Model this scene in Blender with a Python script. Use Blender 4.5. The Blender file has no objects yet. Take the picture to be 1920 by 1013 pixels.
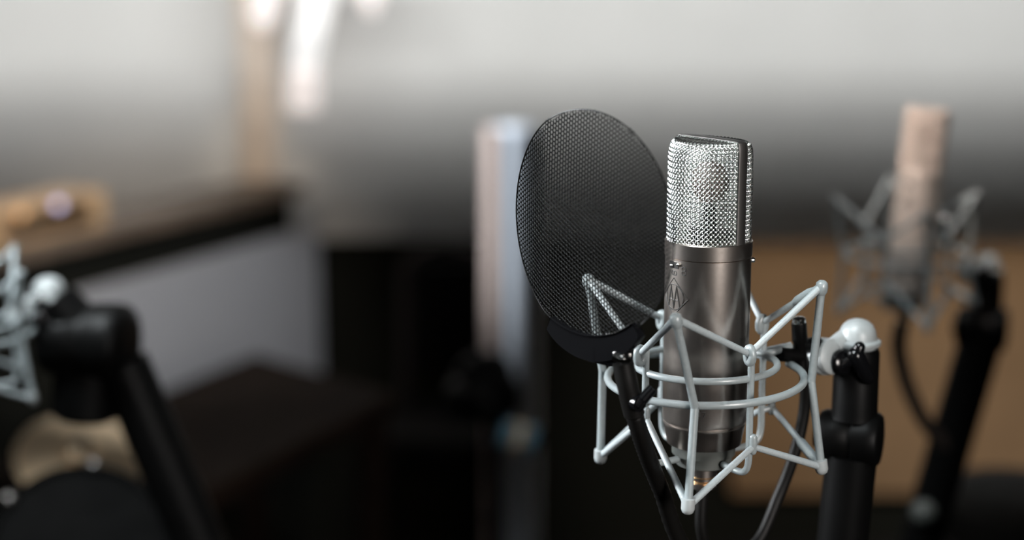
import bpy, math, random
import numpy as np
from mathutils import Vector, Matrix

random.seed(4)
S = bpy.context.scene
COL = S.collection
PI = math.pi
R = math.radians

# ------------------------------------------------------------------ camera
CZ, PITCH, FPX = 1.60, R(11.9), 3200.0
cam_d = bpy.data.cameras.new('camera')
cam = bpy.data.objects.new('camera', cam_d)
COL.objects.link(cam)
cam_d.sensor_width = 36.0
cam_d.lens = FPX / 1920 * 36.0
cam_d.clip_start = 0.05
cam.location = (0, 0, CZ)
cam.rotation_euler = (PI / 2 - PITCH, 0, 0)
cam_d.dof.use_dof = True
cam_d.dof.focus_distance = 1.06
cam_d.dof.aperture_fstop = 2.3
S.camera = cam

S.view_settings.view_transform = 'Standard'
S.view_settings.look = 'None'
S.view_settings.gamma = 1.0
S.view_settings.exposure = 0.0
S.view_settings.use_curve_mapping = False

wd = bpy.data.worlds.new('world')
S.world = wd
wd.use_nodes = True
wd.node_tree.nodes['Background'].inputs[0].default_value = (0.55, 0.62, 0.62, 1)
wd.node_tree.nodes['Background'].inputs[1].default_value = 0.004


def at(px, py, Y):
    """photograph pixel -> point of the room on the plane at distance Y"""
    x = (px - 960) / FPX
    u = (506.5 - py) / FPX
    d = Vector((x, math.cos(PITCH) + u * math.sin(PITCH), -math.sin(PITCH) + u * math.cos(PITCH)))
    k = Y / d.y
    return Vector((0, 0, CZ)) + d * k


def area(name, loc, target, sx, sy, power, color=(1, 1, 1), spread=180):
    d = bpy.data.lights.new(name, 'AREA')
    d.shape = 'RECTANGLE'
    d.size, d.size_y = sx, sy
    d.energy = power
    d.color = color
    d.spread = R(spread)
    o = bpy.data.objects.new(name, d)
    COL.objects.link(o)
    o.location = loc
    o.rotation_euler = (Vector(target) - Vector(loc)).to_track_quat('-Z', 'Y').to_euler()
    return o


def spot(name, loc, target, power, angle, blend, color=(1, 1, 1), radius=0.03):
    d = bpy.data.lights.new(name, 'SPOT')
    d.energy = power
    d.color = color
    d.spot_size = R(angle)
    d.spot_blend = blend
    d.shadow_soft_size = radius
    o = bpy.data.objects.new(name, d)
    COL.objects.link(o)
    o.location = loc
    o.rotation_euler = (Vector(target) - Vector(loc)).to_track_quat('-Z', 'Y').to_euler()
    return o


Y0 = 1.06                                  # the microphone's distance
AX = at(1323, 690, Y0)                     # its axis
X0 = AX.x
WALL_Y = 4.20
FLAG_Y, FLAG_Z = 3.00, 1.90                # front edge of the added board under the wash
# added unseen lights washing the back wall, stacked behind the blocking board
WASH_Y = 2.10
z_hi, z_lo = 2.725, 2.40
NW = 4
for i in range(NW):
    zz = z_hi + (z_lo - z_hi) * (i + 0.5) / NW
    area('wash_light', (0, WASH_Y, zz), (0, WASH_Y + 1, zz - 0.55), 5.2, abs(z_hi - z_lo) / NW,
         6.4 * (2 * i + 1), (1.0, 1.0, 0.985))
# soft overhead key above the recording position
area('key_softbox', (-0.42, 0.62, 2.45), (X0, Y0, 1.34), 0.42, 0.42, 2.6, (0.90, 0.98, 1.0), 46)
# soft light from the front right (room side)
area('side_softbox', (0.60, 0.05, 1.60), (X0, Y0, 1.34), 0.22, 0.80, 1.05, (1.0, 0.94, 0.90), 28)
# low back-left light skimming grille and rings
area('left_softbox', (-0.75, 1.22, 1.62), (X0, Y0, 1.36), 0.25, 0.6, 2.2, (0.94, 0.97, 1.0), 32)
# added spot on the grey board; the flag keeps it off the upper wall
spot('board_spot', (-0.25, 2.08, 1.80), at(270, 610, 3.6), 48, 36, 0.8, (0.88, 0.94, 1.0), 0.01)
# added fill spot on the brown board
spot('brown_board_spot', (0.95, 2.08, 1.80), at(1700, 680, 4.1), 114, 46, 0.6, (1.0, 0.95, 0.88), 0.01)
# unseen spot added to light the white post from the left
spot('post_spot', (-0.95, 2.95, 1.66), at(950, 360, 3.3), 150, 29, 0.9, (0.86, 0.93, 1.0))
# added warm spot brightening the pale post
spot('jamb_spot', (-0.40, 3.0, 1.70), at(489, 255, 4.1), 15, 14, 0.9, (1.0, 0.85, 0.68))
# added warm spot brightening the head of the far right microphone
spot('far_head_spot', (0.05, 1.42, 1.78), at(1712, 290, 1.76), 25.0, 15, 0.6, (1.0, 0.86, 0.76))
# second recording position and left one
area('right_position_light', (0.45, 1.45, 2.2), at(1700, 400, 1.76), 0.25, 0.25, 0.22, (1.0, 0.90, 0.84), 60)
area('left_position_light', (-0.75, 1.25, 2.3), at(60, 620, 1.55), 0.30, 0.30, 5.2, (0.90, 0.97, 1.0), 60)
spot('sill_spot', (-0.75, 2.7, 1.75), at(220, 390, 3.5), 16, 46, 0.8, (1.0, 0.80, 0.58))  # added warm spot brightening the sill and console
spot('cymbal_spot', (-0.9, 1.5, 1.9), at(150, 850, 2.2), 30, 14, 0.8, (1.0, 0.9, 0.78))  # added spot brightening the cymbal


# ------------------------------------------------------------------ materials
def mat(name, c, rough=0.5, metal=0.0, noise=0.0, nscale=40.0, bump=0.0, coat=0.0, spec=0.5,
        emit=None, estr=0.0, alpha=None):
    m = bpy.data.materials.new(name)
    m.use_nodes = True
    nt = m.node_tree
    b = nt.nodes['Principled BSDF']
    b.inputs['Base Color'].default_value = (*c, 1)
    b.inputs['Roughness'].default_value = rough
    b.inputs['Metallic'].default_value = metal
    b.inputs['Coat Weight'].default_value = coat
    b.inputs['Specular IOR Level'].default_value = spec
    tc = nt.nodes.new('ShaderNodeTexCoord')
    n = nt.nodes.new('ShaderNodeTexNoise')
    n.inputs['Scale'].default_value = nscale
    n.inputs['Detail'].default_value = 3.0
    nt.links.new(tc.outputs['Object'], n.inputs['Vector'])
    if noise > 0:
        r = nt.nodes.new('ShaderNodeValToRGB')
        r.color_ramp.elements[0].position = 0.3
        r.color_ramp.elements[1].position = 0.7
        r.color_ramp.elements[0].color = (*[x * (1 - noise) for x in c], 1)
        r.color_ramp.elements[1].color = (*[min(1, x * (1 + noise)) for x in c], 1)
        nt.links.new(n.outputs['Fac'], r.inputs['Fac'])
        nt.links.new(r.outputs['Color'], b.inputs['Base Color'])
    if bump > 0:
        bp = nt.nodes.new('ShaderNodeBump')
        bp.inputs['Strength'].default_value = bump
        bp.inputs['Distance'].default_value = 0.001
        nt.links.new(n.outputs['Fac'], bp.inputs['Height'])
        nt.links.new(bp.outputs['Normal'], b.inputs['Normal'])
    if emit:
        b.inputs['Emission Color'].default_value = (*emit, 1)
        b.inputs['Emission Strength'].default_value = estr
    return m


M = {
    'wall': mat('light grey wall paint', (0.72, 0.72, 0.705), 0.9, noise=0.02, nscale=6, spec=0.1),
    'black_wall': mat('black acoustic fabric', (0.012, 0.012, 0.009), 0.95, noise=0.2, nscale=120, spec=0.1),
    'side_wall': mat('charcoal wall paint', (0.03, 0.03, 0.028), 0.9, noise=0.1, nscale=8, spec=0.1),
    'floor': mat('dark carpet', (0.015, 0.013, 0.012), 0.95, noise=0.3, nscale=200, spec=0.1),
    'ceil': mat('dark ceiling', (0.04, 0.04, 0.04), 0.9, noise=0.1, spec=0.1),
    'brown': mat('brown hessian board', (0.27, 0.165, 0.088), 0.9, noise=0.10, nscale=5, bump=0.2, spec=0.1),
    'grey_board': mat('grey felt board', (0.42, 0.43, 0.46), 0.95, noise=0.04, nscale=60, spec=0.1),
    'cream_wood': mat('pale painted wood', (0.90, 0.77, 0.65), 0.6, noise=0.05, nscale=12),
    'sill_wood': mat('dark stained wood', (0.16, 0.12, 0.09), 0.5, noise=0.25, nscale=18),
    'tan_wood': mat('honey wood', (0.62, 0.42, 0.24), 0.5, noise=0.25, nscale=20),
    'desk_wood': mat('very dark brown wood', (0.016, 0.010, 0.007), 0.8, noise=0.3, nscale=14, spec=0.05),
    'white_post': mat('white enamel', (0.70, 0.73, 0.78), 0.5, noise=0.02),
    'pink_strip': mat('pink warm-lit edge', (0.82, 0.64, 0.56), 0.7, noise=0.05),  # warm light on the post's edge, put into the colour
    'nickel': mat('satin nickel', (0.43, 0.385, 0.35), 0.29, 1.0, noise=0.03, nscale=300, bump=0.03),
    'steel': mat('bright steel wire', (0.86, 0.88, 0.86), 0.22, 1.0, noise=0.02),
    'frame': mat('dark nickel frame', (0.20, 0.192, 0.185), 0.42, 1.0, noise=0.05),
    'chrome': mat('chrome', (0.85, 0.84, 0.82), 0.12, 1.0, noise=0.02),
    'gold': mat('gold plated contact', (0.85, 0.55, 0.28), 0.3, 1.0, noise=0.05),
    'capsule': mat('gold capsule', (0.045, 0.026, 0.018), 0.5, 0.0, noise=0.05),
    'drum_black': mat('matt black drum', (0.0025, 0.0025, 0.0025), 0.8, noise=0.2, spec=0.03),
    'pink_lit': mat('pink-lit satin nickel', (0.84, 0.74, 0.67), 0.45, 0.7, noise=0.03),  # lightened nickel: pinkish light painted into the base colour
    'engrave': mat('black engraving', (0.01, 0.009, 0.008), 0.6),
    'grey_coat': mat('grey powder coat', (0.205, 0.232, 0.238), 0.30, 0.0, noise=0.05, nscale=400, bump=0.05),
    'cord': mat('grey elastic cord', (0.265, 0.298, 0.308), 0.45, noise=0.08, nscale=900, bump=0.2),
    'cap': mat('pale grey plastic', (0.27, 0.29, 0.292), 0.38, noise=0.02),
    'clamp': mat('dark grey clamp', (0.055, 0.06, 0.055), 0.5, noise=0.05),
    'black': mat('black coated metal', (0.002, 0.002, 0.002), 0.45, noise=0.1, spec=0.09),
    'gloss_black': mat('gloss black plastic', (0.003, 0.003, 0.0034), 0.16, noise=0.1, spec=0.28),
    'rubber': mat('black rubber', (0.003, 0.0028, 0.0025), 0.5, noise=0.1, spec=0.15),
    'screen': mat('black perforated metal', (0.004, 0.004, 0.004), 0.30, noise=0.1, spec=0.12),
    'brass': mat('brass', (0.86, 0.67, 0.46), 0.28, 1.0, noise=0.1, nscale=30),
    'upholstery': mat('black leather', (0.008, 0.007, 0.006), 0.7, noise=0.2, nscale=60, bump=0.2, spec=0.1),
    'brown_leather': mat('dark brown leather', (0.03, 0.02, 0.016), 0.6, noise=0.2, nscale=60),
    'blue_label': mat('blue sticker with added glow', (0.10, 0.22, 0.30), 0.4, noise=0.1, emit=(0.10, 0.24, 0.36), estr=0.035),  # sticker colour with a glow added so it shows in the dark
    'gold_label': mat('gold sticker with added glow', (0.60, 0.40, 0.16), 0.4, noise=0.1, emit=(0.6, 0.36, 0.12), estr=0.07),  # same added glow for the gold part of the sticker
    'lamp_white': mat('opal glass lit', (0.9, 0.9, 0.9), 0.4, emit=(1.0, 0.985, 0.97), estr=0.55),
    'lamp_pink': mat('pink opal glass lit', (0.85, 0.8, 0.78), 0.4, emit=(1.0, 0.90, 0.87), estr=0.6),
    'led_lavender': mat('lavender led', (0.5, 0.5, 0.6), 0.4, emit=(0.60, 0.56, 0.95), estr=1.6),
    'led_amber': mat('amber led', (0.6, 0.4, 0.2), 0.4, emit=(1.0, 0.45, 0.12), estr=0.9),
}


# ------------------------------------------------------------------ mesh helpers
class MB:
    def __init__(s):
        s.v, s.f = [], []

    def add(s, verts, faces):
        o = len(s.v)
        s.v += [tuple(p) for p in verts]
        s.f += [tuple(i + o for i in f) for f in faces]
        return s

    def build(s, name, m, parent=None, smooth=True, base=None, angle=40):
        """base: world point the mesh's own origin sits at (its parent's place by default)"""
        me = bpy.data.meshes.new(name)
        org = Vector((0, 0, 0))
        if parent is not None:
            org = Vector(parent['_o'])
        b = Vector(base) if base is not None else org
        me.from_pydata([(p[0] - b.x, p[1] - b.y, p[2] - b.z) for p in s.v], [], s.f)
        me.validate()
        if smooth:
            me.polygons.foreach_set('use_smooth', [True] * len(me.polygons))
            me.set_sharp_from_angle(angle=R(angle))
        me.materials.append(M[m])
        o = bpy.data.objects.new(name, me)
        COL.objects.link(o)
        if parent is not None:
            o.parent = parent
            o.location = b - org
        else:
            o.location = b
        o['_o'] = tuple(b)
        return o


def spline(pts, n=8, closed=False):
    P = [Vector(p) for p in pts]
    out = []
    N = len(P)
    rng = range(N if closed else N - 1)
    for i in rng:
        if closed:
            a, b, c, d = P[(i - 1) % N], P[i], P[(i + 1) % N], P[(i + 2) % N]
        else:
            b, c = P[i], P[i + 1]
            a = P[i - 1] if i > 0 else b * 2 - c
            d = P[i + 2] if i + 2 < N else c * 2 - b
        for k in range(n):
            t = k / n
            out.append(0.5 * ((2 * b) + (c - a) * t + (2 * a - 5 * b + 4 * c - d) * t * t
                              + (3 * b - a - 3 * c + d) * t ** 3))
    if not closed:
        out.append(P[-1])
    return out


def tube(mb, pts, r, n=12, closed=False, caps=True, round_caps=False):
    P = [Vector(p) for p in pts]
    N = len(P)
    rad = list(r) if isinstance(r, (list, tuple)) else [r] * N
    T = []
    for i in range(N):
        if closed:
            t = P[(i + 1) % N] - P[i - 1]
        else:
            t = P[min(i + 1, N - 1)] - P[max(i - 1, 0)]
        T.append(t.normalized())
    up = Vector((0, 0, 1)) if abs(T[0].z) < 0.9 else Vector((1, 0, 0))
    u = T[0].cross(up).normalized()
    V, F = [], []
    rings = []
    for i in range(N):
        u = (u - T[i] * u.dot(T[i])).normalized()
        w = T[i].cross(u)
        rings.append((P[i], u.copy(), w, rad[i]))
    if round_caps and not closed:
        def capring(ring, t, sgn):
            p, uu, ww, rr = ring
            return [(p + t * sgn * rr * math.sin(a), uu, ww, rr * math.cos(a)) for a in (R(80), R(50), R(25))]
        st = capring(rings[0], T[0], -1)
        en = capring(rings[-1], T[-1], 1)
        rings = st + rings + en[::-1]
    for p, uu, ww, rr in rings:
        for k in range(n):
            a = 2 * PI * k / n
            V.append(p + uu * (rr * math.cos(a)) + ww * (rr * math.sin(a)))
    NR = len(rings)
    for i in range(NR if closed else NR - 1):
        j = (i + 1) % NR
        for k in range(n):
            l = (k + 1) % n
            F.append((i * n + k, i * n + l, j * n + l, j * n + k))
    if caps and not closed:
        F.append(tuple(range(n - 1, -1, -1)))
        F.append(tuple((NR - 1) * n + k for k in range(n)))
    return mb.add(V, F)


def frame_of(axis):
    z = Vector(axis).normalized()
    x = z.cross(Vector((0, 0, 1)))
    if x.length < 1e-4:
        x = Vector((1, 0, 0))
    x.normalize()
    return x, z.cross(x), z


def lathe(mb, prof, c=(0, 0, 0), axis=(0, 0, 1), n=48):
    """prof: (radius, height) along axis from c"""
    x, y, z = frame_of(axis)
    c = Vector(c)
    V, F = [], []
    for r, h in prof:
        for k in range(n):
            a = 2 * PI * k / n
            V.append(c + z * h + x * (r * math.cos(a)) + y * (r * math.sin(a)))
    for i in range(len(prof) - 1):
        for k in range(n):
            l = (k + 1) % n
            F.append((i * n + k, i * n + l, (i + 1) * n + l, (i + 1) * n + k))
    if prof[0][0] > 1e-6:
        F.append(tuple(range(n - 1, -1, -1)))
    if prof[-1][0] > 1e-6:
        F.append(tuple((len(prof) - 1) * n + k for k in range(n)))
    return mb.add(V, F)


def prism(mb, poly, z0, z1, bev=0.004):
    """polygon (counter-clockwise xy) extruded with a small chamfer round its top and bottom"""
    c = sum((Vector((p[0], p[1], 0)) for p in poly), Vector()) / len(poly)
    n = len(poly)
    V, F = [], []
    for z, ins in ((z0, bev), (z0 + bev, 0), (z1 - bev, 0), (z1, bev)):
        for p in poly:
            d = Vector((p[0] - c.x, p[1] - c.y, 0))
            q = c + d * (1 - ins / max(d.length, 1e-6))
            V.append((q.x, q.y, z))
    for i in range(3):
        for k in range(n):
            l = (k + 1) % n
            F.append((i * n + k, i * n + l, (i + 1) * n + l, (i + 1) * n + k))
    F.append(tuple(range(n - 1, -1, -1)))
    F.append(tuple(3 * n + k for k in range(n)))
    return mb.add(V, F)


def box(mb, c, sx, sy, sz, ang=0.0, bev=0.004):
    """box with its base centre at c, turned about z"""
    ca, sa = math.cos(ang), math.sin(ang)
    poly = []
    for a, b in ((-1, -1), (1, -1), (1, 1), (-1, 1)):
        x, y = a * sx / 2, b * sy / 2
        poly.append((c[0] + x * ca - y * sa, c[1] + x * sa + y * ca))
    return prism(mb, poly, c[2], c[2] + sz, min(bev, sz / 3))


def sphere(mb, c, r, n=20, m=12, axis=(0, 0, 1)):
    prof = [(max(r * math.sin(PI * i / m), 0.0), -r * math.cos(PI * i / m)) for i in range(m + 1)]
    prof[0] = (0.0, -r)
    prof[-1] = (0.0, r)
    return lathe(mb, prof, c, axis, n)


def thing(name, label, cat, loc, group=None):
    o = bpy.data.objects.new(name, None)
    COL.objects.link(o)
    o.location = loc
    o.empty_display_size = 0.05
    o['_o'] = tuple(loc)
    return tag(o, label, cat, group)


def tag(o, label=None, cat=None, group=None, kind=None):
    if label:
        o['label'] = label
    if cat:
        o['category'] = cat
    if group:
        o['group'] = group
    if kind:
        o['kind'] = kind
    return o


def copy_tree(o, parent=None):
    c = o.copy()
    COL.objects.link(c)
    if parent is not None:
        c.parent = parent
    for ch in [x for x in S.objects if x.parent == o]:
        copy_tree(ch, c)
    return c


# ------------------------------------------------------------------ the room
def structure(name, mb, m, label=None):
    o = mb.build(name, m, None, smooth=False)
    o['kind'] = 'structure'
    if label:
        o['label'] = label
    return o


RX, ZC = 2.3, 3.0
structure('floor', box(MB(), (0, 1.4, -0.1), 2 * RX + 0.4, 6.2, 0.1), 'floor', 'dark carpeted studio floor')
structure('ceiling', box(MB(), (0, 1.4, ZC), 2 * RX + 0.4, 6.2, 0.1), 'ceil', 'dark ceiling above the studio')
structure('wall_back', box(MB(), (0, WALL_Y + 0.06, 0), 2 * RX, 0.12, ZC), 'wall', 'pale grey back wall washed by added lights from above')
structure('wall_left', box(MB(), (-RX - 0.06, 1.4, 0), 0.12, 5.9, ZC), 'side_wall', 'charcoal left wall')
structure('wall_right', box(MB(), (RX + 0.06, 1.4, 0), 0.12, 5.9, ZC), 'side_wall', 'charcoal right wall')
# added black sheet, keeps the unlit lower back wall dark
dz = at(960, 452, WALL_Y - 0.03).z
structure('dark_sheet', box(MB(), (0, WALL_Y - 0.015, 0), 2 * RX, 0.03, dz), 'black_wall', 'added black sheet keeping the foot of the back wall dark')
# added unseen board that cuts the wall wash into a fade
structure('wash_flag', box(MB(), (0, (FLAG_Y + 2.0) / 2, FLAG_Z - 0.03), 2 * RX, FLAG_Y - 2.0, 0.03, bev=0.001), 'side_wall', 'added dark board blocking the wall wash lights from below')

# added unseen flag, blocks the board spots from the upper wall
structure('spot_flag', box(MB(), (0, 2.40, 1.6455), 2 * RX, 0.012, FLAG_Z - 0.03 - 1.6455, bev=0.001), 'side_wall', 'added dark flag blocking the board spots')

# ------------------------------------------------------------------ the microphone in front
Zs = lambda py, Y: at(1323, py, Y).z
RB = 0.0272
z_coltop = Zs(463, Y0 - RB)
z_colbot = Zs(493, Y0 - RB)
z_ledge = Zs(813, Y0 - RB * 0.95)
z_taper = Zs(842, Y0 - RB * 0.8)
z_cup1 = Zs(866, Y0 - 0.018)
z_cup2 = Zs(884, Y0 - 0.017)
z_conn = Zs(922, Y0 - 0.008)
z_top = Zs(262, Y0)
MIC_FRONT = R(-49)                      # azimuth the capsule faces (0 = towards the camera, positive = right)


def cyl(az, z, r):
    return Vector((X0 + r * math.sin(az), Y0 - r * math.cos(az), z))


mic = thing('condenser_microphone', 'satin nickel studio microphone with bright mesh head, sharp in the foreground',
            'microphone', (X0, Y0, z_conn))
ax0 = (X0, Y0, 0)
lathe(MB(), [(0.024, z_cup1 + 0.008), (0.0245, z_taper + 0.001), (0.0262, z_ledge - 0.001), (0.0266, z_ledge),
             (0.0266, z_ledge + 0.0008), (0.0260, z_ledge + 0.0012), (0.0260, z_ledge + 0.0018),
             (RB - 0.0003, z_ledge + 0.0024), (RB, z_ledge + 0.004), (RB, z_colbot - 0.0004),
             (RB - 0.0006, z_colbot)], ax0, n=96).build('body', 'nickel', mic)
lathe(MB(), [(RB - 0.001, z_colbot - 0.0001), (RB + 0.0004, z_colbot + 0.0003), (RB + 0.0005, z_coltop - 0.0006),
             (RB - 0.0001, z_coltop), (RB - 0.002, z_coltop), (RB - 0.003, z_coltop - 0.002)], ax0, n=96).build('collar', 'nickel', mic)
lathe(MB(), [(0.0075, z_conn), (0.0088, z_conn + 0.001), (0.0088, z_conn + 0.004), (0.0082, z_conn + 0.0045),
             (0.0082, z_conn + 0.006), (0.0088, z_conn + 0.0065), (0.0088, z_cup2 + 0.002)], ax0, n=40).build('connector', 'nickel', mic)
for k in range(2):
    lathe(MB(), [(0.0086, z_conn + 0.0046 + 0.0034 * k), (0.0092, z_conn + 0.0052 + 0.0034 * k),
                 (0.0086, z_conn + 0.0060 + 0.0034 * k)], ax0, n=40).build('contact_ring', 'gold', mic)

# mesh head: two families of crossing wires laid over a rounded, ridge-topped form
HH = z_top - z_coltop
prof_s = np.array([0, .5, .78, .86, .92, .96, 1.0])
prof_z = np.array([-0.002, .50 * HH, .84 * HH, .915 * HH, .962 * HH, .992 * HH, 1.008 * HH])
prof_b = np.array([1, 1, .985, .95, .86, .66, .13])
prof_a = np.array([1, 1, 1, 1, .985, .965, .93])
fx = Vector((math.sin(MIC_FRONT), -math.cos(MIC_FRONT), 0))     # the way the capsule looks
bx = Vector((math.cos(MIC_FRONT), math.sin(MIC_FRONT), 0))      # along the frame band
RG = RB - 0.0012


def head(phi, s, off=0.0):
    z = np.interp(s, prof_s, prof_z)
    fb = np.interp(s, prof_s, prof_b)
    fa = np.interp(s, prof_s, prof_a)
    a, b = math.cos(phi), math.sin(phi)
    p = Vector((X0, Y0, z_coltop)) + bx * ((RG + off) * fa * a) + fx * ((RG + off) * fb * b)
    p.z += z + (off if s > 0.9 else 0)
    return p


NWIRE = 56
mb = MB()
twist = 2 * PI / NWIRE * 22
NS = 198
for fam in (-1, 1):
    for i in range(NWIRE):
        ph0 = 2 * PI * (i + 0.5) / NWIRE
        run = []
        for k in range(NS + 1):
            s = k / NS
            ph = ph0 + fam * (s - 0.5) * twist
            # skip where the frame band stands
            inband = abs(math.sin(ph)) < 0.115 and s < 0.97
            wv = fam * 0.00045 * math.cos(PI * 44 * (s - 0.5))      # over one, under one
            if inband:
                if len(run) > 2:
                    tube(mb, run, 0.00043, 5)
                run = []
            else:
                run.append(head(ph, s, wv))
        if len(run) > 2:
            tube(mb, run, 0.00043, 5)
g = mb.build('mesh_head', 'steel', mic, angle=80)
g['kind'] = 'stuff'
# frame band over the head
mb = MB()
path = []
arc = [(1, -0.02), (1, .4), (1, .80), (1, .91), (.99, .965), (.965, 1.0), (.92, 1.010), (.5, 1.013), (0, 1.014)]
arc = arc + [(-a, h) for a, h in arc[-2::-1]]
V, F = [], []
hw = 0.0036
for i, (a, h) in enumerate(arc):
    p = Vector((X0, Y0, z_coltop + h * HH)) + bx * (a * (RG + 0.0004))
    a0, h0 = arc[max(i - 1, 0)]
    a1, h1 = arc[min(i + 1, len(arc) - 1)]
    t = Vector(((a1 - a0) * RG, (h1 - h0) * HH)).normalized()
    nrm = bx * t.y + Vector((0, 0, -t.x))
    for e, w in ((-hw, 0.0006), (-hw * .8, 0.0009), (hw * .8, 0.0009), (hw, 0.0006), (hw, -0.001), (-hw, -0.001)):
        V.append(p + fx * e + nrm * w)
n = 6
for i in range(len(arc) - 1):
    for k in range(n):
        F.append((i * n + k, i * n + (k + 1) % n, (i + 1) * n + (k + 1) % n, (i + 1) * n + k))
mb.add(V, F).build('head_frame', 'frame', mic)
# bright edge wires of the frame
for sgn in (-1, 1):
    pts = [Vector((X0, Y0, z_coltop + h * HH)) + bx * (a * (RG + 0.0006)) + fx * (sgn * hw * 1.08) for a, h in arc]
    tube(MB(), spline(pts, 3), 0.00042, 6).build('edge_wire', 'steel', mic)
# capsule inside the head
cc = Vector((X0, Y0, z_coltop + 0.036))
lathe(MB(), [(0.0115, -0.004), (0.013, -0.003), (0.013, 0.003), (0.0115, 0.004)], cc, fx, 40).build('capsule', 'capsule', mic)
lathe(MB(), [(0.018, 0.001), (0.018, 0.004), (0.005, 0.005), (0.004, 0.022)], (X0, Y0, z_coltop), n=32).build('capsule_mount', 'black', mic)
# switch, screw, symbols
LOGO = R(-57)
zsw = Zs(497, Y0 - RB * 0.55)
V, F = [], []
for k in range(5):
    a = LOGO + R(-8 + 4 * k)
    for zz, rr in ((zsw - 0.0022, RB + 0.0002), (zsw + 0.0022, RB + 0.0008)):
        V.append(cyl(a, zz, rr))
for k in range(4):
    F.append((2 * k, 2 * k + 2, 2 * k + 3, 2 * k + 1))
V2 = [cyl(LOGO + R(-8 + 4 * k), zz, RB - 0.0006) for k in range(5) for zz in (zsw - 0.0022, zsw + 0.0022)]
F2 = [(2 * k + 1, 2 * k + 3, 2 * k + 2, 2 * k) for k in range(4)]
mb = MB().add(V, F).add(V2, F2)
mb.f += [(0, 10, 12, 2), (2, 12, 14, 4), (4, 14, 16, 6), (6, 16, 18, 8), (1, 3, 13, 11), (3, 5, 15, 13), (5, 7, 17, 15), (7, 9, 19, 17), (0, 1, 11, 10), (8, 18, 19, 9)]
mb.build('switch_plate', 'engrave', mic, smooth=False)
sphere(MB(), cyl(LOGO - R(3), zsw - 0.0003, RB + 0.0010), 0.0012).build('switch_slider', 'chrome', mic)
sphere(MB(), cyl(LOGO + R(8.5), zsw + 0.0010, RB + 0.0008), 0.0011).build('switch_screw', 'chrome', mic)
zs = Zs(487, Y0)
lathe(MB(), [(0.0016, -0.001), (0.0017, 0.0009), (0.0012, 0.0017), (0.0, 0.0020)], cyl(R(88), zs, RB + 0.0006),
      (math.sin(R(88)), -math.cos(R(88)), 0), 20).build('side_screw', 'chrome', mic)


def stroke(mb, pts, z0, az0=LOGO, w=0.00035, closed=False):
    """a line engraved on the body: points are (arc length, height) round (az0, z0)"""
    q = []
    m = len(pts)
    for i in range(m if closed else m - 1):
        a, b = pts[i], pts[(i + 1) % m]
        for k in range(4):
            t = k / 4
            q.append((a[0] + (b[0] - a[0]) * t, a[1] + (b[1] - a[1]) * t))
    if not closed:
        q.append(pts[-1])
    tube(mb, [cyl(az0 + u / RB, z0 + v, RB + 0.00005) for u, v in q], w, 6, closed)


zl = Zs(557, Y0 - RB * 0.55)
hd, wd_ = 0.0123, 0.0118
mb = MB()
stroke(mb, [(0, hd), (wd_, 0), (0, -hd), (-wd_, 0)], zl, closed=True, w=0.0003)
stroke(mb, [(0.0082 * math.cos(2 * PI * k / 24), 0.0082 * math.sin(2 * PI * k / 24)) for k in range(24)], zl, closed=True, w=0.0003)
stroke(mb, [(-0.0052, -0.0062), (-0.0026, 0.0074), (0.0002, -0.0074)], zl, w=0.00045)
stroke(mb, [(0.0000, -0.0074), (0.0026, 0.0074), (0.0054, -0.0060)], zl, w=0.00045)
stroke(mb, [(-0.0044, -0.0016), (0.0044, -0.0016)], zl, w=0.0003)
mb.build('emblem', 'engrave', mic)
mb = MB()
zy = Zs(511, Y0 - RB * 0.5)
for s in (-1, 1):
    stroke(mb, [(s * 0.0011 + 0.0012 * math.cos(2 * PI * k / 14), 0.0013 * math.sin(2 * PI * k / 14)) for k in range(14)], zy, closed=True, w=0.00028)
stroke(mb, [(-0.0022, -0.0014), (0.0022, -0.0014)], zy, w=0.00028)
for s in (-1, 1):
    stroke(mb, [(0.0014 * math.cos(2 * PI * k / 14), s * 0.0013 + 0.0013 * math.sin(2 * PI * k / 14)) for k in range(14)],
           zy + 0.0022, LOGO + R(17), closed=True, w=0.00028)
mb.build('pattern_symbol', 'engrave', mic)
mb = MB()
zn = Zs(779, Y0 - RB)
an = math.asin((1303 - 1323) / 80)
stroke(mb, [(-0.0040, 0.0010), (-0.0033, 0.0016), (-0.0033, -0.0016)], zn, an, 0.00032)
for s in (-1, 1):
    stroke(mb, [(0.00085 * math.cos(2 * PI * k / 12), s * 0.0008 + 0.0008 * math.sin(2 * PI * k / 12)) for k in range(12)], zn, an, 0.00032, True)
stroke(mb, [(0.0022, 0.0016), (0.0042, 0.0016), (0.0030, -0.0016)], zn, an, 0.00032)
mb.build('serial_number', 'engrave', mic)

# ------------------------------------------------------------------ shock mount in front
RT = 0.0025
mount = thing('shock_mount', 'pale grey wire spider mount cradling the sharp foreground microphone', 'shock mount', (X0, Y0, Zs(708, Y0)))


def fit_ring(R_, left, right, front):
    zl_, zr_, zf_ = at(*left, Y0).z, at(*right, Y0).z, at(*front, Y0 - R_).z
    c = (zl_ + zr_) / 2
    kx, ky = (zr_ - zl_) / (2 * R_), (c - zf_) / R_
    f = lambda az, r=R_: Vector((X0 + r * math.sin(az), Y0 - r * math.cos(az), c + kx * r * math.sin(az) - ky * r * math.cos(az)))
    return f


outer = fit_ring(0.0628, (1142, 711), (1507, 702), (1320, 761))
inner = fit_ring(0.0455, (1191, 683), (1457, 680), (1321, 716))
NR = 72
inner_pts = [inner(2 * PI * k / NR) for k in range(NR)]
tube(MB(), inner_pts, 0.0023, 12, True).build('inner_ring', 'grey_coat', mount)
# outer ring is open at the back right where the swivel bracket clamps it
outer_pts = [outer(R(128) + R(346) * k / 70) for k in range(71)]
tube(MB(), outer_pts, 0.0025, 12, round_caps=True).build('outer_ring', 'grey_coat', mount)

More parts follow.
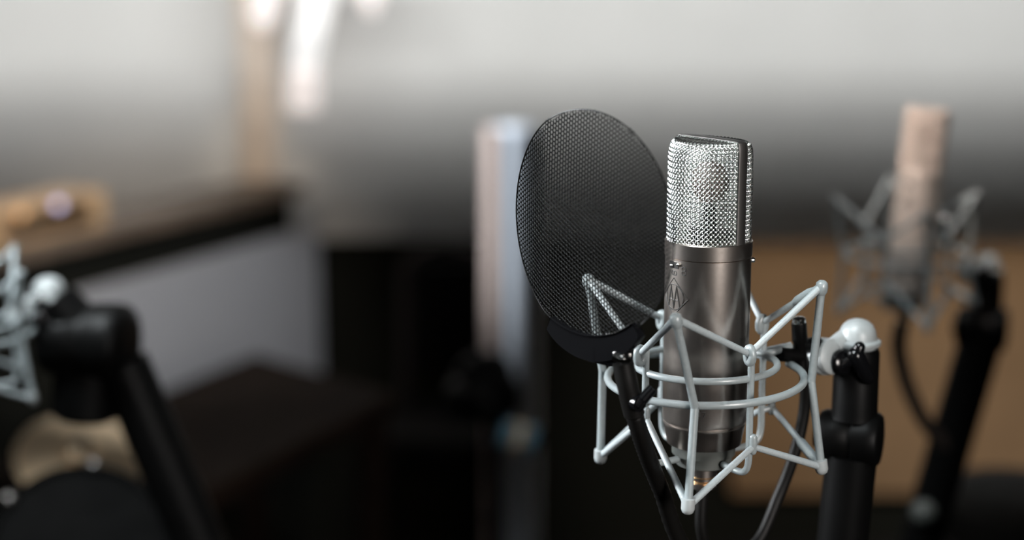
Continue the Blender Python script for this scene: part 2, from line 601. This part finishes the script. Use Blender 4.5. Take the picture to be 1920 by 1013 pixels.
RPK = 0.0766
az_p = {'front': R(-14.7), 'right': R(75.3), 'left': R(-104.7), 'back': R(165.3)}
dY = {k: -RPK * math.cos(a) for k, a in az_p.items()}
peak = {'front': at(1267, 598, Y0 + dY['front']), 'right': at(1541, 536, Y0 + dY['right']), 'left': at(1103, 524, Y0 + dY['left'])}
peak['back'] = peak['left'] + peak['right'] - peak['front']
tip = {'front': at(1290, 950, Y0 + dY['front']), 'right': at(1540, 876, Y0 + dY['right']), 'left': at(1126, 856, Y0 + dY['left'])}
tip['back'] = tip['left'] + tip['right'] - tip['front']
for k in ('front', 'right', 'left', 'back'):
    a, b = peak[k], tip[k]
    mid = outer(az_p[k] + R(3 if k == 'front' else 0), 0.0628 + 0.0046)
    d1 = (mid - a).normalized()
    d2 = (b - mid).normalized()
    pts = [a, mid - d1 * 0.006, mid, mid + d2 * 0.006, b]
    p = tube(MB(), spline(pts, 5), 0.0026, 14).build('post', 'grey_coat', mount)
    kb = MB()
    lathe(kb, [(0.0026, -0.006), (0.0037, -0.004), (0.0040, -0.001), (0.0036, 0.0018), (0.0022, 0.0032), (0, 0.0036)], a, (a - mid), 20)
    kb.build('post_knob', 'grey_coat', p)
    kb = MB()
    lathe(kb, [(0.0028, -0.0050), (0.0042, -0.0046), (0.0042, 0.0015), (0.0034, 0.0036), (0.0018, 0.0048), (0, 0.0050)], b, (b - mid), 20)
    kb.build('post_tip', 'cap', p)

RN = 0.0490
az_n = {'rf': R(30.3), 'lf': R(-59.7), 'rb': R(120.3), 'lb': R(-149.7)}
up = {'rf': at(1405, 664, Y0 - RN * math.cos(az_n['rf'])), 'lf': at(1200, 664, Y0 - RN * math.cos(az_n['lf'])),
      'rb': at(1430, 606, Y0 - RN * math.cos(az_n['rb'])), 'lb': at(1242, 598, Y0 - RN * math.cos(az_n['lb']))}
lo = {'rf': at(1412, 838, Y0 - RN * math.cos(az_n['rf'])), 'lf': at(1212, 786, Y0 - RN * math.cos(az_n['lf'])),
      'rb': at(1447, 764, Y0 - RN * math.cos(az_n['rb'])), 'lb': at(1240, 748, Y0 - RN * math.cos(az_n['lb']))}
seq = [('front', 'rf'), ('right', 'rf'), ('right', 'rb'), ('back', 'rb'), ('back', 'lb'), ('left', 'lb'), ('left', 'lf'), ('front', 'lf')]
for pk, nd in seq:
    for src, dst in ((peak, up), (tip, lo)):
        a, b = src[pk].copy(), dst[nd].copy()
        d = (b - a).normalized()
        a += d * 0.002
        L = (b - a).length
        pts = [a, a + d * L * .3, a + d * L * .6, b]
        rr = [0.00235, 0.0023, 0.0021, 0.0021]
        cd = tube(MB(), spline(pts, 3), [0.00235 - 0.0003 * i / 9 for i in range(10)], 12, round_caps=True).build('elastic_cord', 'cord', mount)
        if pk == 'right' and nd == 'rb':
            m1, m2 = a + d * L * 0.10, a + d * L * 0.42
            tube(MB(), [m1, m1 + d * 0.004, m2 - d * 0.003, m2], [0.0025, 0.0033, 0.0033, 0.0025], 14).build('cord_sleeve', 'cord', cd)
# cradle rods: hook at the top, down beside the body, foot turned in under the clamp ring
z_foot = Zs(852, Y0)
for k in ('rf', 'lf', 'rb', 'lb'):
    a, b = up[k], lo[k]
    az = az_n[k]
    rin = 0.0455 + 0.0012
    top = cyl(az, a.z + 0.002, rin)
    fz = z_foot - (0.001 if k == 'rf' else 0)
    pts = [top, cyl(az, (a.z * 2 + fz) / 3, rin), cyl(az, (a.z + 2 * fz) / 3, rin), cyl(az, fz + 0.010, rin), cyl(az, fz + 0.0025, rin - 0.003),
           cyl(az, fz, rin - 0.010), cyl(az, fz, 0.0215)]
    # follow the ring's small tilt at the top
    rod = tube(MB(), spline(pts, 5), 0.0022, 12, round_caps=True).build('cradle_rod', 'grey_coat', mount)
    # hook loop round which the cord runs
    rad = Vector((math.sin(az), -math.cos(az), 0))
    tan = Vector((math.cos(az), math.sin(az), 0))
    lp = [a + rad * (0.0026 * math.cos(2 * PI * j / 16)) + Vector((0, 0, 0.0046 * math.sin(2 * PI * j / 16) - 0.001)) + tan * 0.0004 for j in range(16)]
    tube(MB(), lp, 0.0027, 10, True).build('hook', 'grey_coat', rod)
    pg = MB()
    tube(pg, [b + Vector((0, 0, -0.003)), b + Vector((0, 0, 0.006))], 0.0024, 12, round_caps=True)
    tube(pg, [b, cyl(az, b.z - 0.002, rin)], 0.0019, 10)
    pg.build('peg', 'grey_coat', rod)
# clamp ring under the body
lathe(MB(), [(0.0175, z_cup2), (0.0182, z_cup2 + 0.0006), (0.0185, z_cup1), (0.0205, z_cup1 + 0.0006), (0.0208, z_taper + 0.0004), (0.018, z_taper + 0.001)],
      ax0, n=64).build('base_clamp', 'clamp', mount)
# swivel bracket at the back right: screw with chrome tip, welded arm, knuckle
bk = at(1482, 656, Y0 + 0.028)
arm = MB()
tube(arm, spline([inner(R(118)), inner(R(114), 0.052) + Vector((0, 0, 0.002)), bk + Vector((0.0, 0, 0.003))], 5), 0.0024, 12)
tube(arm, spline([inner(R(128)), inner(R(120), 0.052) + Vector((0, 0, 0.002)), bk + Vector((0, 0, 0.003))], 5), 0.0022, 12)
arm.build('bracket_arm', 'grey_coat', mount)
sb = MB()
st = at(1498, 606, Y0 + 0.030)
sd = at(1503, 690, Y0 + 0.030)
tube(sb, [sd, sd + (st - sd) * 0.55, sd + (st - sd) * 0.6, st], [0.0042, 0.0042, 0.0052, 0.0050], 18)
tube(sb, [at(1462, 664, Y0 + 0.022), at(1500, 668, Y0 + 0.030)], 0.0048, 14)
tube(sb, [at(1498, 652, Y0 + 0.030), at(1532, 645, Y0 + 0.045)], 0.0052, 14)
sb.build('bracket_screw', 'black', mount)
lathe(MB(), [(0.0040, -0.001), (0.0048, 0.0006), (0.0046, 0.003), (0.0030, 0.0042), (0, 0.0046)], st, (st - sd), 18).build('screw_tip', 'chrome', mount)


# ------------------------------------------------------------------ stand builder
def mic_stand(C, label, lean, clutch_ax=(0.93, -0.36, 0.0), group=None, knuckle=Vector((-0.0215, -0.010, -0.0095)), foot_at=None, down=0.030, sc=1.0, upv=(0, 0, -1), cs_=1.0, rl=0.0175, ts=(0, 0, 0), ks=1.0, br_=0.15, tr=1.0):
    ts = Vector(ts)
    """C: centre of the domed cap's brim; lean: direction the lower tube takes downwards"""
    lean = Vector(lean).normalized()
    clutch_c = C + Vector(upv) * 0.069
    k = (clutch_c.z - 0.03) / -lean.z
    foot = clutch_c + ts + lean * k
    root = thing('mic_stand', label, 'microphone stand', (foot.x, foot.y, 0.0), group)
    prof = [(0.0118, -0.0075), (0.0122, -0.0040), (0.0152, -0.0038), (0.0158, -0.0022), (0.0155, -0.0006), (0.0128, 0.0004),
            (0.0126, 0.0030), (0.0118, 0.0065), (0.0100, 0.0098), (0.0072, 0.0122), (0.0038, 0.0136), (0, 0.0140)]
    kc_ = 1 + (ks - 1) * 0.6
    lathe(MB(), [(r_ * kc_, h_ * kc_) for r_, h_ in prof], C, n=48).build('cap', 'cap', root)
    up_ = C + Vector(upv) * 0.006
    low = clutch_c - Vector(upv) * 0.014 * cs_
    t = MB()
    tube(t, [low, low + (up_ - low) * 0.12, up_ + Vector(upv) * 0.003, up_], [0.0160 * tr, 0.0155 * tr, 0.0152 * tr, 0.0140], 40)
    t.build('upper_tube', 'black', root)
    ca = Vector(clutch_ax).normalized()
    c = MB()
    prof = [(0.0120, -0.0235), (0.0160, -0.0225), (0.0176, -0.019), (0.0176, -0.004), (0.0168, -0.003), (0.0168, 0.0), (0.0184, 0.001),
            (0.0188, 0.010), (0.0184, 0.0165), (0.0165, 0.0185), (0.010, 0.0195)]
    lathe(c, [(r_ * cs_, h_ * cs_) for r_, h_ in prof], clutch_c, ca, 48)
    cl = c.build('clutch', 'black', root)
    lathe(MB(), [(0.006, 0), (0.0095, 0.0006), (0.0095, 0.0026), (0.004, 0.0036)], clutch_c - ca * 0.0235 * cs_, -ca, 28).build('clutch_disc', 'gloss_black', cl)
    t = MB()
    tube(t, [clutch_c + ts + lean * 0.012 * cs_, clutch_c + ts + lean * 0.03 * cs_, foot], [rl, rl, rl * 0.95], 32)
    t.build('lower_tube', 'black', root)
    lathe(MB(), [(br_, 0), (br_, 0.012), (br_ - 0.01, 0.018), (0.03, 0.026), (0.02, 0.05), (0.014, 0.055)], (foot.x, foot.y, 0), n=48).build('base', 'black', root)
    # knuckle: round washers with a bolt through, clamped by a glossy wing lever
    kc = C + knuckle
    ka = Vector((0.62, -0.76, 0.18)).normalized()
    w = MB()
    prof = [(0.006, -0.0085), (0.0120, -0.0078), (0.0126, -0.006), (0.0126, -0.0015), (0.0118, -0.0008), (0.0118, 0.0004), (0.0124, 0.001),
            (0.0120, 0.0045), (0.0095, 0.006), (0.007, 0.0064)]
    lathe(w, [(r_ * ks, h_ * ks) for r_, h_ in prof], kc, ka, 40)
    tube(w, [kc + Vector((0.004, 0.003, 0.0055)), C + Vector((-0.008, 0, 0.001))], 0.0065, 20)
    w.build('knuckle', 'cap', root)
    b = MB()
    lathe(b, [(0.0075, 0.005), (0.0088, 0.006), (0.0085, 0.0095), (0.006, 0.0115), (0.0, 0.0122)], kc + Vector((0.004, 0, -0.004)), ka, 28)
    b.build('knuckle_bolt', 'gloss_black', root)
    l = MB()
    p0 = kc + ka * 0.0125 + Vector((0.001, 0, -0.006))
    p1 = p0 + Vector((0.0075, -0.001, 0.0070))
    p2 = p0 + Vector((0.0100, -0.001, 0.0130))
    p3 = p0 + Vector((0.0165, 0.001, -0.0085))
    tube(l, spline([p0, p1, p2], 4), [0.0034, 0.0036, 0.0040, 0.0042, 0.0044, 0.0044, 0.0042, 0.0040, 0.0038], 14, round_caps=True)
    tube(l, [p1, p3], [0.0062, 0.0050], 14, round_caps=True)
    l.build('wing_lever', 'gloss_black', root)
    return root


C1 = at(1608, 636, Y0 + 0.055)
mic_stand(C1, 'black microphone stand with domed pale cap right beside the sharp spider mount', (-0.055, 0.02, -1))

# ------------------------------------------------------------------ pop filter
FY = Y0 - 0.063
fc = at(1097, 424, FY)
RF = 0.0690
n_ = Vector((math.sin(R(-47)), -math.cos(R(-47)), 0.0))
t_ = Vector((math.cos(R(-47)), math.sin(R(-47)), 0.0))
zv = Vector((0, 0, 1))
pop = thing('pop_filter', 'black round perforated metal pop filter in front of the microphone', 'pop filter', (fc.x, fc.y, fc.z - RF))
UB = -0.52 * RF


def bend(u, v):
    w = 0.0
    if u < UB:
        e = UB - u
        u, w = UB - e * 1.02, -e * 0.22
    w += -0.03 * (u * u + v * v) / RF
    return fc + t_ * u + zv * v + n_ * w


pitch = 0.00272
hole = 0.00104
V, F = [], []
cols = int(RF / (pitch * 0.866)) + 2
hexr = pitch / math.sqrt(3)
for i in range(-cols, cols + 1):
    cu = i * pitch * 0.8660254
    for j in range(-30, 31):
        cv = (j + 0.5 * (i % 2)) * pitch
        if cu * cu + cv * cv > (RF - 0.0006) ** 2:
            continue
        o = len(V)
        for ring in range(5):
            for k in range(12):
                a = PI / 6 * k
                if ring in (0, 4):
                    rr = hexr if k % 2 == 0 else hexr * 0.8660254
                    h = 0.0 if ring == 0 else -0.0004
                elif ring == 1:
                    rr, h = hole * 1.22, 0.00025
                elif ring == 2:
                    rr, h = hole, 0.0
                else:
                    rr, h = hole, -0.0004
                p = bend(cu + rr * math.cos(a), cv + rr * math.sin(a)) + n_ * h
                V.append(p)
        for ring in range(4):
            for k in range(12):
                l = (k + 1) % 12
                F.append((o + ring * 12 + k, o + ring * 12 + l, o + ring * 12 + 12 + l, o + ring * 12 + 12 + k))
MB().add(V, F).build('screen', 'screen', pop, angle=50)
rim = [bend(RF * math.cos(2 * PI * k / 96), RF * math.sin(2 * PI * k / 96)) for k in range(96)]
tube(MB(), rim, 0.0005, 8, True).build('rim', 'screen', pop)
# curved holder gripping the lower edge
V, F = [], []
NA = 25
for i in range(NA):
    a = R(-114 + 62 * i / (NA - 1))
    wdt = 0.014 * math.sin(PI * min(max((i + 2) / (NA + 3), 0), 1)) ** 0.5
    for rr, h in ((RF - 0.003, 0.004), (RF - 0.0035, 0.0028), (RF + wdt * .9, 0.003), (RF + wdt, 0.0), (RF + wdt * .9, -0.003), (RF - 0.0035, -0.003)):
        p = fc + t_ * (rr * math.cos(a)) + zv * (rr * math.sin(a)) + n_ * (h + 0.001 - 0.03 * RF)
        V.append(p)
for i in range(NA - 1):
    for k in range(6):
        F.append((i * 6 + k, i * 6 + (k + 1) % 6, (i + 1) * 6 + (k + 1) % 6, (i + 1) * 6 + k))
F.append((5, 4, 3, 2, 1, 0))
F.append(tuple((NA - 1) * 6 + k for k in range(6)))
holder = MB().add(V, F)
hb = at(1150, 672, FY - 0.012)
box(holder, (hb.x, hb.y, hb.z - 0.004), 0.022, 0.010, 0.016, R(-40), 0.002)
holder.build('holder', 'gloss_black', pop, angle=30)
bp_ = at(1165, 674, FY - 0.022)
lathe(MB(), [(0.0058, 0.0), (0.0062, 0.0008), (0.0062, 0.0030), (0.0050, 0.0038), (0.0, 0.0040)], bp_, (0.10, -0.25, 1), 6).build('hex_bolt', 'chrome', pop)
gn = [at(1168, 680, FY - 0.020), at(1176, 720, FY - 0.020), at(1185, 760, FY - 0.018), at(1199, 810, FY - 0.014), at(1216, 860, FY - 0.004),
      at(1240, 920, FY + 0.02), at(1285, 1030, FY + 0.045), at(1400, 1130, FY + 0.08), at(1545, 1150, Y0 + 0.040)]
gp = spline(gn, 14)
gr = [0.0064 if k < 34 else (0.0052 + 0.0004 * (k % 2)) for k in range(len(gp))]
tube(MB(), gp, gr, 16).build('gooseneck', 'rubber', pop)
ts = MB()
ta, tb = at(1194, 762, FY - 0.026), at(1224, 728, FY - 0.024)
tube(ts, [ta, ta + (tb - ta) * 0.35, ta + (tb - ta) * 0.36, tb], [0.0024, 0.0024, 0.0036, 0.0032], 12)
tube(ts, [at(1186, 752, FY - 0.020), at(1200, 758, FY - 0.026)], 0.005, 12)
ts.build('thumb_screw', 'gloss_black', pop)

# ------------------------------------------------------------------ microphone cable in front
cpts = [Vector((X0, Y0, z_conn + 0.001)), Vector((X0, Y0, z_conn - 0.03)), at(1340, 1040, Y0 + 0.01), at(1415, 1022, Y0 + 0.022), at(1460, 930, Y0 + 0.035),
        at(1490, 850, Y0 + 0.038), at(1508, 770, Y0 + 0.040), at(1510, 700, Y0 + 0.036), at(1504, 672, Y0 + 0.032)]
tag(tube(MB(), spline(cpts, 10), 0.0040, 14, round_caps=True).build('microphone_cable', 'rubber', None, base=cpts[0]),
    'black cable looping up behind the sharp spider mount', 'cable')

# ------------------------------------------------------------------ second position, back right
YR = 1.76
m2 = copy_tree(mount)
m2['label'] = 'blurred grey wire spider mount hanging before the brown board'
m2.location = at(1699, 478, YR)
m2.rotation_euler = (0, 0, R(19))
c2 = copy_tree(mic)
c2['label'] = 'blurred slim microphone with pinkish light painted into its finish before the brown board'
rel = Vector(mic['_o']) - Vector(mount['_o'])
c2.location = m2.location + rel
c2.rotation_euler = (R(0), R(4.5), R(20))
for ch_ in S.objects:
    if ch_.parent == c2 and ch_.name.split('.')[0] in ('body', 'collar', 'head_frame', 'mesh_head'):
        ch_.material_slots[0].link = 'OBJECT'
        ch_.material_slots[0].material = M['pink_lit']  # lit version of the nickel on the far copy
c2.scale = (0.84, 0.84, 1.0)
st2 = mic_stand(at(1852, 500, YR + 0.06), 'blurred black stand with round pale cap leaning right of the far microphone', (-0.235, -0.02, -1),
                knuckle=Vector((-0.024, -0.010, -0.004)), rl=0.024, br_=0.07, cs_=1.3, tr=1.2)
kn = MB()
sphere(kn, at(1732, 962, YR + 0.02), 0.014)
tube(kn, [at(1732, 962, YR + 0.02), at(1762, 955, YR + 0.05)], 0.006, 12)
kn.build('knob', 'clamp', st2)
cp = [at(1690, 610, YR), at(1685, 650, YR + 0.02), at(1697, 710, YR + 0.03), at(1722, 770, YR + 0.035), at(1752, 815, YR + 0.04), at(1790, 850, YR + 0.045)]
tag(tube(MB(), spline(cp, 10), 0.0085, 12, round_caps=True).build('microphone_cable', 'brown_leather', None, base=cp[0]),
    'blurred dark cable hanging from the far right microphone towards its stand', 'cable')

# ------------------------------------------------------------------ third position, far left
YL = 1.55
m3 = copy_tree(mount)
m3['label'] = 'pale blurred wire spider mount cut off by the left edge of the picture'
m3.location = at(-68, 628, YL)
m3.rotation_euler = (0, 0, R(-8))
st3 = mic_stand(at(92, 552, YL + 0.04), 'blurred black stand with pale cap at far left, leaning right', (0.36, 0.02, -1), clutch_ax=(0.98, -0.2, 0.0), upv=(0.56, 0, -0.66), cs_=2.0, tr=1.5, rl=0.026, ts=(0.020, 0, 0), ks=1.35, br_=0.07,
          knuckle=Vector((-0.020, -0.010, -0.018)))

cw0, cw1 = at(165, 690, YL + 0.05), at(160, 782, YL + 0.05)
tube(MB(), [cw0, cw1 + (cw0 - cw1) * 0.1, cw1], [0.031, 0.034, 0.028], 28).build('counterweight', 'black', st3)

# ------------------------------------------------------------------ left partition: wall below the sill, board, jamb post
pa, pb = at(0, 440, 3.30), at(512, 352, 4.08)
dirp = Vector((pb.x - pa.x, pb.y - pa.y, 0)).normalized()
ang = math.atan2(dirp.y, dirp.x)
p_start = Vector((pa.x, pa.y, 0)) - dirp * 0.35
p_end = Vector((pb.x, pb.y, 0)) + dirp * 0.02
mid_ = (p_start + p_end) / 2
Lp = (p_end - p_start).length
zsill = (pa.z + pb.z) / 2
nrm_ = Vector((dirp.y, -dirp.x, 0))
structure('wall_partition', box(MB(), (mid_.x, mid_.y, 0), Lp, 0.08, zsill - 0.03, ang), 'black_wall', 'low black partition under the window sill at left')
structure('trim_3', box(MB(), (mid_.x, mid_.y, zsill - 0.03), Lp + 0.02, 0.16, 0.03, ang), 'sill_wood', 'dark wooden sill running along the left partition')
pj = at(489, 345, 4.12)
structure('trim_4', box(MB(), (pj.x, pj.y, zsill), 0.062, 0.062, 2.2 - zsill, ang, 0.004), 'cream_wood', 'pale wooden post rising from the end of the sill')
# grey felt board hung on the partition
ga = at(150, 640, 3.3)


def on_partition(px, off=0.06):
    """where the view through column px meets the partition's face"""
    k = (px - 960) / FPX * (math.cos(PITCH) + 0.03)
    q = p_start + nrm_ * off
    # q + s*dirp has x = k*y/cos-ish; solve
    kk = (px - 960) / FPX / (math.cos(PITCH) - 0.0 * math.sin(PITCH))
    s = (kk * q.y * 1.0 - q.x) / (dirp.x - kk * dirp.y)
    return q + dirp * s


g0, g1 = on_partition(120), on_partition(588)
gm = (g0 + g1) / 2
zt = at(400, 486, gm.y).z
board = box(MB(), (gm.x, gm.y, 0.30), (g1 - g0).length, 0.035, zt - 0.30, ang, 0.004)
tag(board.build('felt_board', 'grey_board', None, base=(gm.x, gm.y, 0.30)), 'plain grey felt board on the dark partition at left', 'board')

# console on the sill with two small lights
cs = on_partition(60, 0.0)
con = thing('console_box', 'honey coloured wooden console on the sill at the left edge', 'console', (cs.x, cs.y, zsill))
zc_ = zsill
box(MB(), (cs.x, cs.y, zc_), 0.34, 0.10, 0.075, ang, 0.01).build('case', 'tan_wood', con)
box(MB(), (cs.x + nrm_.x * 0.052, cs.y + nrm_.y * 0.052, zc_ + 0.012), 0.24, 0.006, 0.05, ang, 0.001).build('front_panel', 'brass', con)
q = at(109, 384, cs.y - 0.115)
sphere(MB(), q, 0.0085).build('indicator_light', 'led_lavender', con)
tube(MB(), [q, q + Vector((0, 0.06, -0.004))], 0.004, 10).build('light_stem', 'chrome', con)
q = at(40, 404, cs.y - 0.125)
sphere(MB(), q, 0.007).build('indicator_light', 'led_amber', con)
tube(MB(), [q, q + Vector((0, 0.05, -0.004))], 0.004, 10).build('light_stem', 'chrome', con)

# hanging lamp at the top
LY = 4.0
la, lb = at(606, -60, LY), at(568, 128, LY)
lamp = thing('pendant_lamp', 'glowing white glass lamp hanging from above, right of the pale post', 'lamp', at(570, 210, LY))
tube(MB(), [la, la + (lb - la) * 0.5, lb - (lb - la) * 0.05, lb], [0.040, 0.038, 0.036, 0.030], 28).build('glass_tube', 'lamp_white', lamp)
lc, ld = at(570, 132, LY - 0.01), at(569, 206, LY - 0.01)
tube(MB(), [lc, ld], 0.038, 28).build('lower_shade', 'lamp_pink', lamp)
le, lf_ = at(505, -60, LY), at(488, 55, LY)
tube(MB(), [le, lf_ + (le - lf_) * 0.2, lf_], [0.036, 0.030, 0.012], 24).build('side_shade', 'lamp_pink', lamp)
lg, lh = at(690, -70, LY), at(697, 28, LY)
tube(MB(), [lg, lg + (lh - lg) * 0.7, lh], [0.034, 0.028, 0.008], 24).build('side_shade', 'lamp_pink', lamp)
tube(MB(), [at(450, -75, LY), at(740, -75, LY)], 0.012, 12).build('cross_bar', 'white_post', lamp)
tube(MB(), [at(600, -75, LY), Vector((at(600, -75, LY).x, LY, ZC))], 0.008, 12).build('rod', 'white_post', lamp)

# white post; the pink strip paints its warm-lit edge
YP = 3.30
pc = at(968, 235, YP)
post = thing('support_post', 'white round post standing against the back wall left of the pop filter', 'post', (pc.x, YP, 0))
rp_ = 0.047
lathe(MB(), [(rp_, 0), (rp_, pc.z - 0.01), (rp_ - 0.006, pc.z - 0.003), (rp_ - 0.02, pc.z)], (pc.x, YP, 0), n=48).build('shaft', 'white_post', post)
px_ = at(918, 300, YP - 0.035)
box(MB(), (px_.x, YP - 0.035, 0), 0.024, 0.03, pc.z, 0, 0.003).build('edge_strip', 'pink_strip', post)
lathe(MB(), [(0.085, 0), (0.085, 0.02), (0.07, 0.03)], (pc.x, YP, 0), n=40).build('foot', 'black', post)

# brown board on the right
bl, br = at(1380, 600, 4.13), at(2050, 600, 4.13)
zt, zb = at(1650, 458, 4.13).z, at(1650, 925, 4.13).z
cxb = (bl.x + br.x) / 2
tag(box(MB(), (cxb, 4.145, zb), br.x - bl.x, 0.045, zt - zb, 0, 0.006).build('hessian_board', 'brown', None, base=(cxb, 4.145, zb)),
    'large brown board on the back wall behind the right microphone', 'board')

# desk
desk = thing('desk', 'dark brown desk with its far corner below the grey board', 'desk', (-0.48, 2.75, 0))
zd = 0.72
poly = [(-0.56, 2.34), (-0.215, 3.06), (-0.519, 3.35), (-0.864, 2.63)]
prism(MB(), poly, zd - 0.04, zd, 0.004).build('top', 'desk_wood', desk, smooth=False)
dcx = sum(p[0] for p in poly) / 4
dcy = sum(p[1] for p in poly) / 4
for p in poly:
    lx, ly = dcx + (p[0] - dcx) * .86, dcy + (p[1] - dcy) * .86
    box(MB(), (lx, ly, 0), 0.05, 0.05, zd - 0.04, R(20)).build('leg', 'desk_wood', desk, smooth=False)

# chair with rounded back in the dark middle
ch = at(835, 700, 3.7)
chair = thing('chair', 'dark padded chair with rounded back left of the white post', 'chair', (ch.x, 3.65, 0))
ztop = at(835, 462, 3.8).z
arc_ = []
for k in range(13):
    a = PI * k / 12
    arc_.append((ch.x + 0.085 * math.cos(a) * 1.1, 3.80, ztop - 0.07 + 0.07 * math.sin(a)))
fr = [(ch.x + 0.095, 3.80, 0.50)] + arc_ + [(ch.x - 0.095, 3.80, 0.50)]
tube(MB(), fr, 0.014, 12).build('back_frame', 'brown_leather', chair)
box(MB(), (ch.x, 3.80, 0.56), 0.16, 0.03, ztop - 0.60, 0, 0.01).build('back_pad', 'upholstery', chair)
box(MB(), (ch.x, 3.63, 0.42), 0.30, 0.34, 0.08, 0, 0.02).build('seat', 'upholstery', chair)
for sx in (-1, 1):
    for sy in (-1, 1):
        tube(MB(), [(ch.x + sx * 0.12, 3.63 + sy * 0.13, 0.43), (ch.x + sx * 0.14, 3.63 + sy * 0.15, 0.0)], 0.012, 10).build('leg', 'black', chair)

# clutched stand in the dark before the post
YB = 2.7
bs = at(905, 745, YB)
bst = thing('boom_stand', 'black boom stand with small label given an added glow in the dark below the white post', 'microphone stand', (bs.x + 0.03, YB, 0))
tube(MB(), [Vector((bs.x + 0.03, YB, 0.02)), Vector((bs.x + 0.02, YB, bs.z))], 0.014, 16).build('pole', 'black', bst)
lathe(MB(), [(0.03, -0.06), (0.042, -0.05), (0.042, 0.05), (0.03, 0.06)], bs, (0.6, -0.7, 0.3), 32).build('clutch', 'black', bst)
tube(MB(), spline([at(880, 700, YB), at(905, 683, YB), at(935, 690, YB), at(938, 730, YB)], 6), 0.022, 14, round_caps=True).build('boom_end', 'black', bst)
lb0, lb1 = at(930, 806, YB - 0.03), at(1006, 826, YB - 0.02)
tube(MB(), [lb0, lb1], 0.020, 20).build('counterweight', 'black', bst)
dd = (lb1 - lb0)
tube(MB(), [lb0 + dd * 0.1, lb0 + dd * 0.9], 0.0205, 20, caps=False).build('sticker_band', 'blue_label', bst)  # sticker on the counterweight, made to glow
tube(MB(), [lb0 + dd * 0.42, lb0 + dd * 0.6], 0.0210, 20, caps=False).build('sticker_badge', 'gold_label', bst)
lathe(MB(), [(0.10, 0), (0.10, 0.015), (0.03, 0.03)], (bs.x + 0.03, YB, 0), n=40).build('base', 'black', bst)

# cymbal and drum lower left
cy = at(150, 852, 2.2)
cym = thing('cymbal', 'brassy tilted cymbal on a stand behind the left stand', 'cymbal', (cy.x, cy.y, 0))
ca_ = Vector((0.25, -0.42, 0.87)).normalized()
lathe(MB(), [(0.085, -0.010), (0.086, -0.009), (0.05, 0.0), (0.022, 0.004), (0.018, 0.012), (0.006, 0.016)], cy, ca_, 48).build('disc', 'brass', cym)
lathe(MB(), [(0.012, 0.014), (0.012, 0.022), (0.004, 0.026)], cy, ca_, 20).build('felt', 'rubber', cym)
tube(MB(), [Vector((cy.x, cy.y, 0.0)), Vector((cy.x, cy.y, cy.z - 0.02)), cy + ca_ * 0.03], 0.006, 12).build('rod', 'black', cym)
lathe(MB(), [(0.12, 0), (0.12, 0.01), (0.02, 0.02)], (cy.x, cy.y, 0), n=36).build('base', 'black', cym)

YD = 1.75
dc = at(150, 1030, YD)
drum = thing('drum', 'black drum with small chrome lugs at the lower left corner', 'drum', (dc.x, dc.y + 0.05, 0))
da = Vector((0.15, -0.70, 0.62)).normalized()
lathe(MB(), [(0.090, -0.16), (0.092, -0.155), (0.092, -0.004), (0.088, 0.0)], dc, da, 56).build('shell', 'drum_black', drum)
lathe(MB(), [(0.094, -0.012), (0.098, -0.010), (0.098, 0.004), (0.094, 0.005), (0.090, 0.0), (0.086, 0.0005)], dc, da, 56).build('hoop', 'drum_black', drum)
lathe(MB(), [(0.088, 0.0), (0.030, 0.0012), (0.029, 0.0025), (0.022, 0.0025), (0.021, 0.0012), (0.0, 0.001)], dc, da, 48).build('drum_head', 'drum_black', drum)
xx, yy, zz_ = frame_of(da)
for k in range(6):
    a = 2 * PI * k / 6 + 0.35
    p = dc + (xx * math.cos(a) + yy * math.sin(a)) * 0.097
    sphere(MB(), p + da * 0.004, 0.007).build('lug', 'frame', drum)
tube(MB(), [Vector((dc.x, dc.y + 0.05, 0)), Vector((dc.x, dc.y + 0.05, dc.z - 0.05))], 0.012, 12).build('stand_pole', 'black', drum)
lathe(MB(), [(0.12, 0), (0.12, 0.012), (0.02, 0.02)], (dc.x, dc.y + 0.05, 0), n=36).build('stand_base', 'black', drum)

# padded stool lower right
YT = 2.25
tc_ = at(1905, 950, YT)
stool = thing('stool', 'black padded round stool at the lower right corner', 'stool', (tc_.x, YT, 0))
lathe(MB(), [(0.10, -0.045), (0.112, -0.035), (0.116, -0.01), (0.112, 0.012), (0.095, 0.026), (0.05, 0.033), (0.0, 0.035)], tc_, n=48).build('seat', 'upholstery', stool)
tube(MB(), [Vector((tc_.x, YT, 0.0)), Vector((tc_.x, YT, tc_.z - 0.04))], 0.018, 16).build('pole', 'black', stool)
lathe(MB(), [(0.18, 0), (0.18, 0.012), (0.03, 0.03)], (tc_.x, YT, 0), n=40).build('base', 'black', stool)

for o in S.objects:
    if '_o' in o:
        del o['_o']
